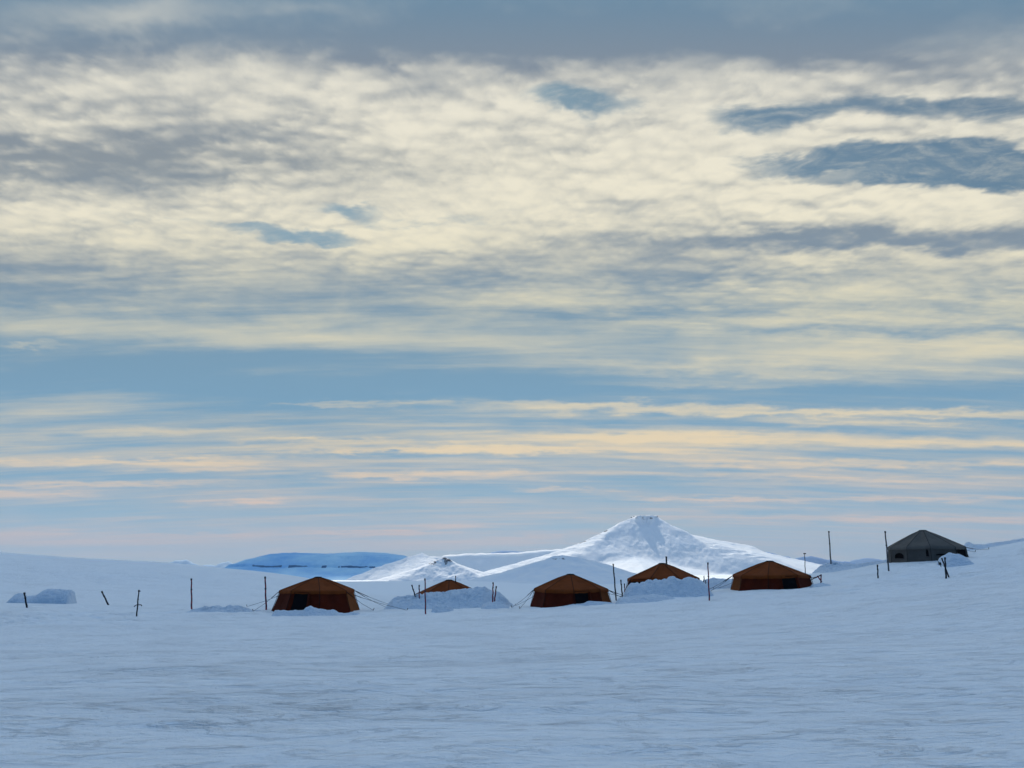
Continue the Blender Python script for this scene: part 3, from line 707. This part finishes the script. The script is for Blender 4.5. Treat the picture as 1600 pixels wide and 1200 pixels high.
# ------------------------------------------------------------------ tents
def tent(label, pxc, py_apex, py_eave, re_px, rb_px, py_base, Y, c0, door=None, door_h=(0.04, .93), NS=8, grey=False, chimney=None, ropes=(), windows=(), scale_note=None, light_panels=(), opening=None):
    k = ppm(py_eave, Y)
    c = at(pxc, py_base, Y); za, ze = at(pxc, py_apex, Y)[2], at(pxc, py_eave, Y)[2]
    root = empty('round_tent', (c[0], c[1], c[2]), -math.atan2(c[0], c[1]))
    tag(root, label, 'tent', 'round camp tents in the snow')
    Re, Rb, Hw, Ha = re_px / k, rb_px / k, ze - c[2], za - c[2]
    phi0 = R(c0)
    def corner(i, r, z): 
        a = phi0 + 2 * math.pi * i / NS
        j = math.sin((i % NS) * 12.9 + pxc * 7.3); r = r * (1 + .028 * j); a += .035 * math.sin((i % NS) * 5.1 + pxc)
        z = z + .05 * math.sin((i % NS) * 3.7 + pxc * 1.9) * (0 < z < Ha - .2)
        return np.array([r * math.sin(a), -r * math.cos(a), z])
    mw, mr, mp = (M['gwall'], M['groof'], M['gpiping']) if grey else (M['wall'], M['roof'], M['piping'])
    # wall: panels between corner posts, flared to the ground, cloth drawn in between posts
    nu, nv = 10, 14
    def wall_pt(i, u, t, out=0.0):     # t 0 = below the snow, 1 = eave
        z = -0.7 + (Hw + .7) * t; tt = max(z, -0.7) / Hw
        r = Rb + (Re - Rb) * min(1.0, max(-.2, tt)) + 0.10 * (1 - tt) ** 3 * (tt > 0)
        p = corner(i, r, z) * (1 - u) + corner(i + 1, r, z) * u
        n = p[:2] / (np.linalg.norm(p[:2]) + 1e-9)
        sag = -0.07 * math.sin(math.pi * u) * math.sin(math.pi * min(1, max(0, tt)))
        p[:2] += n * (sag + out)
        return p
    def panels(idx, mat, name):
        V, Fc = [], []
        for i in idx:
            b = len(V)
            for t in range(nv + 1):
                for u in range(nu + 1):
                    p = wall_pt(i, u / nu, t / nv)
                    a = math.atan2(p[0], -p[1]) * 9 + i
                    w = .030 * float(fbm(np.array([a * 1.6]), np.array([p[2] * .9]), 3, int(pxc))[0]) * math.sin(math.pi * u / nu)
                    p[:2] *= 1 + w / Rb * 2
                    V.append(p)
            for t in range(nv):
                for u in range(nu):
                    q = b + t * (nu + 1) + u
                    Fc.append((q, q + 1, q + nu + 2, q + nu + 1))
        return weld(mesh_from(name, V, Fc, mat, root))
    rest = [i for i in range(NS) if i not in light_panels]
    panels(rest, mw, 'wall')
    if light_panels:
        o = panels(list(light_panels), M['flank'], 'wall'); o['label'] = 'orange side wall panel, side light painted in'
    # roof with sagging cloth and a short valance over the eave
    V, Fc = [], []; nr = 12
    for i in range(NS):
        b = len(V)
        for s in range(nr + 3):
            for u in range(nu + 1):
                uu = u / nu
                if s <= nr:
                    t = s / nr; r = .10 * Re + (Re + .10 - .10 * Re) * t
                    z = Ha - .05 - (Ha - .05 - Hw) * (t ** 1.06)
                    z -= (.09 + .05 * math.sin(pxc + i * 2.3)) * math.sin(math.pi * uu) * math.sin(math.pi * t) + 0.03 * math.sin(math.pi * uu) * t
                else:
                    r = Re + .10 + .025 * (s - nr); z = Hw - .13 * (s - nr) - .03 * math.sin(math.pi * uu) - .018 * math.sin(uu * 19 + i)
                p = corner(i, r, z) * (1 - uu) + corner(i + 1, r, z) * uu
                V.append(p)
        for s in range(nr + 2):
            for u in range(nu):
                q = b + s * (nu + 1) + u
                Fc.append((q, q + 1, q + nu + 2, q + nu + 1))
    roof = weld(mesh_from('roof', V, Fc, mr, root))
    # seam webbing along every roof rib, ring at the eave
    for i in range(NS):
        pts = [corner(i, .10 * Re + (Re + .10 - .10 * Re) * t, Ha - .05 - (Ha - .05 - Hw) * (t ** 1.06)) for t in (0, .25, .5, .75, .97)]
        mb = MB()
        mb.tube(pts + [corner(i, Re + .12, Hw - .02), corner(i, Re + .14, Hw - .26), corner(i, (Re + Rb) / 2 + .06, Hw * .5), corner(i, Rb + .08, 0), corner(i, Rb + .16, -.5)], .024, 6)
        mb.build('seam_webbing', mp, root, True)
    mb = MB()
    ring = []
    for rr, zz in ((.0, Ha + .04), (.09 * Re, Ha + .02), (.125 * Re, Ha - .06), (.13 * Re, Ha - .14)):
        ring += [corner(i, rr, zz) for i in range(NS)]
    mb.add(ring, [(a * NS + i, a * NS + (i + 1) % NS, (a + 1) * NS + (i + 1) % NS, (a + 1) * NS + i) for a in range(3) for i in range(NS)])
    mb.build('roof_cap', mp, root)
    # entrance
    if door is not None:
        lo_, hi_ = door
        z0, z1 = door_h
        def tz(z): return (z * Hw + .7) / (Hw + .7)
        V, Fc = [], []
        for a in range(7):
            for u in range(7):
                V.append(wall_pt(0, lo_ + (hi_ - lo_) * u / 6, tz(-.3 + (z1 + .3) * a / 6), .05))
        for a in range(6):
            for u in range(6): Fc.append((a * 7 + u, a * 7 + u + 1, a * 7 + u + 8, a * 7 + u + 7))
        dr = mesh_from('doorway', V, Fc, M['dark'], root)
        mb = MB()
        mb.tube([wall_pt(0, lo_, tz(z), .07) for z in (-.3, .2, .6, z1)] + [wall_pt(0, lo_ + (hi_ - lo_) * q, tz(z1), .08) for q in (.3, .7)] + [wall_pt(0, hi_, tz(z), .07) for z in (z1, .6, .2, -.3)], .04, 6)
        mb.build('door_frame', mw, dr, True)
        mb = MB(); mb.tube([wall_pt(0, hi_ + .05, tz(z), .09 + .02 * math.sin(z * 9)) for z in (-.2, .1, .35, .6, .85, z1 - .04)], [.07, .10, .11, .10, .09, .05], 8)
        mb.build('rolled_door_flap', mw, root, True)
    for (i, u0, u1, z0, z1) in windows:
        def tz(z): return (z * Hw + .7) / (Hw + .7)
        V = [wall_pt(i, u0 + (u1 - u0) * a, tz(z0 + (z1 - z0) * b), .045) for a, b in ((0, 0), (.5, 0), (1, 0), (1, .6), (.8, .9), (.5, 1), (.2, .9), (0, .6))]
        wn = mesh_from('window', V, [tuple(range(8))], M['dark'], root)
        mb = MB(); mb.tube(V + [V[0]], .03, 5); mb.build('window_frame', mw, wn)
    if chimney:
        px, pyt, wpx = chimney
        dxm = (px - pxc) / k; zt = at(px, pyt, Y)[2] - c[2]
        mb = MB(); rr = wpx / k / 2
        mb.tube([(dxm, -.25, Ha - .5), (dxm, -.25, Ha - .2), (dxm, -.25, Ha - .19), (dxm, -.25, Ha - .08), (dxm, -.25, Ha - .06), (dxm, -.25, zt - .04), (dxm, -.25, zt - .03), (dxm, -.25, zt + .06)], [rr, rr, rr * 1.6, rr * 1.5, rr, rr, rr * 1.25, rr * 1.15], 10)
        mb.build('stove_pipe', M['pipe'], root, True)
    # guy ropes
    co, si = math.cos(root.rotation_euler[2]), math.sin(root.rotation_euler[2])
    for (i, px, py) in ropes:
        Yg = hit(px, py, 55, 120) or Y
        Yg = min(max(Yg, Y - 6), Y + 8)
        g = at(px, py, Yg); g[2] = ground_z(g[0], g[1])
        q = g - c; gl = np.array([q[0] * co + q[1] * si, -q[0] * si + q[1] * co, q[2]])
        a = corner(i, Re + .12, Hw - .10)
        mid = [a + (gl - a) * t - np.array([0, 0, .10 * math.sin(math.pi * t)]) for t in (0, .3, .6, 1)]
        mb = MB(); mb.tube(mid, .017, 5); rp = mb.build('guy_rope', M['rope'], root, True)
        s0 = a + (gl - a) * .02; s1 = a + (gl - a) * .30
        mb = MB(); mb.tube([s0, s1 - np.array([0, 0, .075])], .030, 5); mb.build('rope_strap', M['strap'], rp, True)
        mb = MB(); dirn = (gl - a); dirn[2] = 0; dirn /= np.linalg.norm(dirn)
        mb.tube([gl - dirn * .12 + np.array([0, 0, -.25]), gl + dirn * .10 + np.array([0, 0, .18])], .03, 6); mb.build('ground_peg', M['tape'], rp)
    return root, corner, wall_pt, Re, Rb, Hw, Ha, c, k

tent('leftmost orange tent, dark doorway at its left, snow drift across its front', 494, 901.5, 922, 54, 65, 957, 75, -42, door=(.13, .60), ropes=((6, 386, 946), (7, 396, 955), (3, 622, 944), (3, 606, 950), (4, 636, 939), (2, 583, 953.5)), light_panels=(2,))
tent('middle orange tent standing clear of the banks with dark doorway right of centre', 892, 897, 920, 56.5, 63.5, 948, 76, 5, door=(.03, .54), ropes=((6, 800, 949), (6, 812, 951), (5, 806, 943), (2, 985, 938), (2, 1002, 936), (3, 1012, 940)), light_panels=(1,))
tent('small visible orange tent roof behind a big snow heap, thin stove pipe on top', 701, 906, 928, 52, 60, 952, 85, 0, door=(.2, .7), chimney=(711, 900.5, 1.3))
tent('orange tent sunk behind a long snow bank, thick black stove pipe at its peak', 1037, 880, 903.5, 55.5, 62, 930, 78, -62, door=(.12, .75), chimney=(1043.5, 870.5, 2.6), ropes=((0, 964, 921),))
tent('widest fully visible orange tent at the right, doorway toward its right side', 1206, 876.5, 898.5, 55.5, 61.5, 925, 78, -3, door=(.46, .93), ropes=((6, 1095, 927), (6, 1106, 926), (5, 1116, 921)), light_panels=(6,))
tent('grey canvas tent highest on the slope at the right, open dark end', 1448, 828.5, 855, 53.5, 57, 884, 85, 46, door=(.1, .9), NS=10, grey=True, windows=((7, .2, .75, .38, .70), (8, .78, .92, .45, .85), (9, .2, .8, .50, .62)), ropes=((2, 1524, 862), (1, 1545, 858)))

# ------------------------------------------------------------------ poles and stakes
PG = 'marker poles around the camp'
def pole(label, top, bot, mat, wpx=2.0, flag=False, cross=False, Y=None, box=False, name='marker_pole', cat='pole', tape=True, group=PG):
    Y = Y or hit(bot[0], bot[1], 55, 130) or 85
    Y = min(max(Y, 62), 108)
    g = at(bot[0], bot[1], Y); gz = ground_z(g[0], g[1])
    k = ppm(bot[1], Y)
    t = at(top[0], top[1], Y) - g
    root = empty(name, tuple(g)); tag(root, label, cat, group)
    r = wpx * 1.12 / k / 2
    ax = t / np.linalg.norm(t)
    drop = max(.35, g[2] - gz + .35)
    mb = MB(); L = np.linalg.norm(t); n = 7
    pts = [ax * (L * i / n) + np.array([.018 * math.sin(i * 1.7 + top[0]), 0, 0]) * (0 < i < n) for i in range(n + 1)]
    mb.tube([-ax * drop] + pts, [r * 1.05] + [r * (1.05 - .25 * i / n) for i in range(n + 1)], 7)
    mb.build('shaft', M[mat], root, True)
    if tape:
        MB().tube([ax * (L - .16), ax * (L + .015)], r * 1.12, 7).build('tape_band', M['tape'], root, True); MB().tube([ax * (L * .62), ax * (L * .62 + .09)], r * 1.22, 7).build('tape_band', M['tape'], root, True)
    if flag:
        mb = MB(); w = 2.6 / k
        mb.add([ax * L, ax * (L - 3.4 / k), ax * (L - 1.6 / k) + np.array([w, .06, 0]), ax * L + np.array([0, .015, 0]), ax * (L - 3.4 / k) + np.array([0, .015, 0]), ax * (L - 1.6 / k) + np.array([w, .075, 0])],
               [(0, 1, 2), (5, 4, 3), (0, 3, 4, 1), (1, 4, 5, 2), (2, 5, 3, 0)]); mb.build('flag', M['flag'], root)
    if cross:
        z = ax * (L * .42); a = 6.5 / k
        mb = MB(); mb.tube([z + np.array([-a * .75, -.05, -.10]), z + np.array([-a * .2, -.05, .03]), z + np.array([a * .8, .02, .04]), z + np.array([a, .02, -.06])], r * .7, 6); mb.build('crossbar', M['strap'], root, True)
    if box:
        mb = MB(); mb.box(ax * L, (3.4 / k, 2.4 / k, 1.6 / k)); mb.build('sensor_box', M['tape'], root)
    return root
pole('short dark stake in front of the blue snow block wall at the far left', (38, 926), (42, 949.5), 'darkpole', 2.4)
pole('short stake leaning left on the empty slope right of the snow block wall', (159, 924), (169.5, 945.5), 'darkpole', 2.2)
pole('dark pole with a small black flag and a crossbar on the left snowfield', (217, 922), (213.5, 963), 'darkpole', 1.9, flag=True, cross=True)
pole('upright red and black pole at the left end of the low snow bank', (299, 904), (299.5, 952), 'redpole', 2.2)
pole('red and black pole just left of the leftmost orange tent', (414.3, 901), (416, 953), 'redpole', 2.4)
pole('left-leaning short stake at the left end of the large snow heap', (643.5, 914), (649.5, 934), 'darkpole', 1.8, Y=78.5)
pole('short upright stake between the leaning stake and the tall red pole', (655, 914), (655.2, 933), 'redpole', 1.7, Y=78)
pole('tall dark red pole in front of the large snow heap', (664, 904), (665, 959.5), 'redpole', 2.0)
pole('short upright stake on the right flank of the large snow heap', (770.5, 910), (770, 934), 'redpole', 1.9, Y=76)
pole('shorter right-leaning stake paired with another on the heap\'s right flank', (775.5, 916), (773, 937.5), 'redpole', 1.9, Y=75.5)
pole('tall dark pole between the middle orange tent and the tent with the stove pipe', (958, 881), (961.5, 923), 'darkpole', 1.9, Y=80)
pole('shorter dark stake right of the tall pole, beside the buried tent', (970, 906), (972, 926), 'darkpole', 1.8, Y=76)
pole('short reddish stake touching the left edge of the buried tent', (975.6, 912), (976.5, 928), 'redpole', 1.6, Y=75)
pole('short stake at the right eave of the buried tent, taller of two', (1100.2, 899.5), (1099.6, 912), 'darkpole', 1.5, Y=76.5, tape=False)
pole('tiny stake at the right eave of the buried tent, shorter of two', (1102.6, 906), (1102.6, 913), 'darkpole', 1.3, Y=76.3, tape=False)
pole('tall dark red pole in front of the gap left of the widest orange tent', (1106, 879), (1108.3, 938.5), 'redpole', 2.0)
pole('tall grey pole on the snow heap between the widest orange tent and grey tent', (1295, 830), (1298.5, 884), 'greypole', 1.9, Y=89)
pole('thin far mast with a small box on top behind the widest orange tent', (1257.3, 865), (1258.2, 893), 'greypole', 1.1, box=True, Y=106, name='weather_mast', cat='mast', tape=False, group=None)
pole('tall grey pole leaning left at the left corner of the grey tent', (1383, 830), (1388.5, 890.5), 'greypole', 2.1, Y=78.5)
pole('short dark stake on the slope below the grey tent', (1371, 882.5), (1372, 903.5), 'darkpole', 1.9)
pole('dark upright stake in front of the snow pile by the grey tent', (1476.5, 871), (1478.3, 904), 'darkpole', 2.3)
pole('short stake leaning left against the upright one before the grey tent', (1471.5, 872), (1478, 889.5), 'darkpole', 1.9, Y=71.5)
def shovel():
    Y = 74.5; g = at(1468.5, 881, Y); gz = ground_z(g[0], g[1]); k = ppm(880, Y)
    root = empty('shovel', (g[0], g[1], gz)); tag(root, 'small dark shovel stuck in the snow left of the two stakes', 'shovel')
    a, b = at(1468, 881, Y) - np.array([g[0], g[1], gz]), at(1464.5, 874.5, Y) - np.array([g[0], g[1], gz])
    mb = MB(); mb.tube([a - (b - a) * .8, b], .022, 6); mb.build('handle', M['darkpole'], root, True)
    mb = MB(); mb.tube([b + np.array([-.09, 0, .02]), b + np.array([.09, 0, -.02])], .022, 6); mb.build('grip', M['tape'], root, True)
    mb = MB(); mb.box(a + np.array([.03, 0, .02]), (.24, .05, .24)); mb.build('blade', M['tape'], root)
shovel()
def anchor():
    Y = 76; g = at(1279, 908.5, Y); gz = ground_z(g[0], g[1]); g = np.array([g[0], g[1], gz])
    root = empty('rope_anchor', tuple(g)); tag(root, 'crossed dark red stakes anchoring ropes right of the widest orange tent', 'anchor')
    P = lambda px, py, dy=0: at(px, py, Y + dy) - g
    mb = MB(); mb.tube([P(1273.5, 903, .1), P(1283, 898.5, -.1)], .055, 6); mb.build('stake', M['redpole'], root, True)
    mb = MB(); mb.tube([P(1284, 909, .2), P(1277, 900, -.1)], .055, 6); mb.build('stake', M['redpole'], root, True)
    mb = MB(); mb.tube([P(1282.5, 916, .2), P(1283, 897.5, .1)], .06, 6); mb.build('stake', M['redpole'], root, True)
    for a in ((1261.5, 898, 1269, 903.2), (1264, 907, 1274, 902.6)):
        mb = MB(); mb.tube([P(a[0], a[1], .5), P((a[0] + a[2]) / 2, (a[1] + a[3]) / 2 + .6, .3), P(a[2], a[3], .1), P(1276, 901.5, 0)], .035, 5); mb.build('rope', M['strap'], root, True)
anchor()

# ------------------------------------------------------------------ cloud above the frame, unseen, added to shade camp and table mountain
def cloud_shade(sx, sy, rx, ry, seed):
    """an added, unseen flat cloud 12 km up whose shadow is centred on ground point (sx, sy)"""
    H = 12000.0
    off = sun_dir / sun_dir[2] * H
    nx, ny = 120, 100
    u, v = np.meshgrid(np.linspace(0, 2 * math.pi, nx, endpoint=False), np.linspace(-math.pi / 2, math.pi / 2, ny))
    ux, uy, uz = np.cos(v) * np.cos(u), np.cos(v) * np.sin(u), np.sin(v)
    sgn = lambda q, p: np.sign(q) * np.abs(q) ** p
    rz = 60.0
    n = fbm(ux * 3 + uz * 2, uy * 3 + uz, 5, seed)
    xx = rx * sgn(ux, .7) * (1 + .05 * n); yy = ry * sgn(uy, .7) * (1 + .05 * n)
    zz = rz * uz * (1 + .6 * n) + np.where(uz > 0, 60 * np.maximum(0, fbm(xx / 300, yy / 300, 5, seed + 10) + .2) * uz, 20 * fbm(xx / 200, yy / 200, 4, seed + 15))
    V = np.stack([xx, yy, zz], -1).reshape(-1, 3)
    o = mesh_from('cloud_shade', V, grid_faces(ny, nx, wrap=True), M['cloud_shade'])
    o.location = (off[0] + sx, off[1] + sy, H)
    tag(o, kind='structure')
M['cloud_shade'], _nt, _b = newmat('sun_block_cloud'); setc(_nt, _b, (.9, .9, .9)); _b.inputs['Roughness'].default_value = 1.0
cloud_shade(50, 780, 3200, 1390, 800)
cloud_shade(-800, 2850, 570, 360, 840)

# ------------------------------------------------------------------ haze
def haze():
    mb = MB(); mb.box((0, 10000, 300), (44000, 42000, 900))
    m = bpy.data.materials.new('air'); m.use_nodes = True; nt = m.node_tree; nt.nodes.clear()
    o = nt.nodes.new('ShaderNodeOutputMaterial'); v = nt.nodes.new('ShaderNodeVolumePrincipled')
    v.inputs['Color'].default_value = (.55, .76, 1.0, 1); v.inputs['Density'].default_value = 4.5e-5; v.inputs['Anisotropy'].default_value = 0.2
    nt.links.new(v.outputs[0], o.inputs['Volume'])
    h = mb.build('haze', m); tag(h, kind='stuff')
    return h
import os
haze()

# ------------------------------------------------------------------ render settings
S.view_settings.view_transform = 'Standard'; S.view_settings.look = 'None'
S.view_settings.exposure = 0.0; S.view_settings.gamma = 1.0
S.cycles.use_denoising = True
S.cycles.max_bounces = 6; S.cycles.diffuse_bounces = 3; S.cycles.volume_bounces = 0
S.cycles.transparent_max_bounces = 8
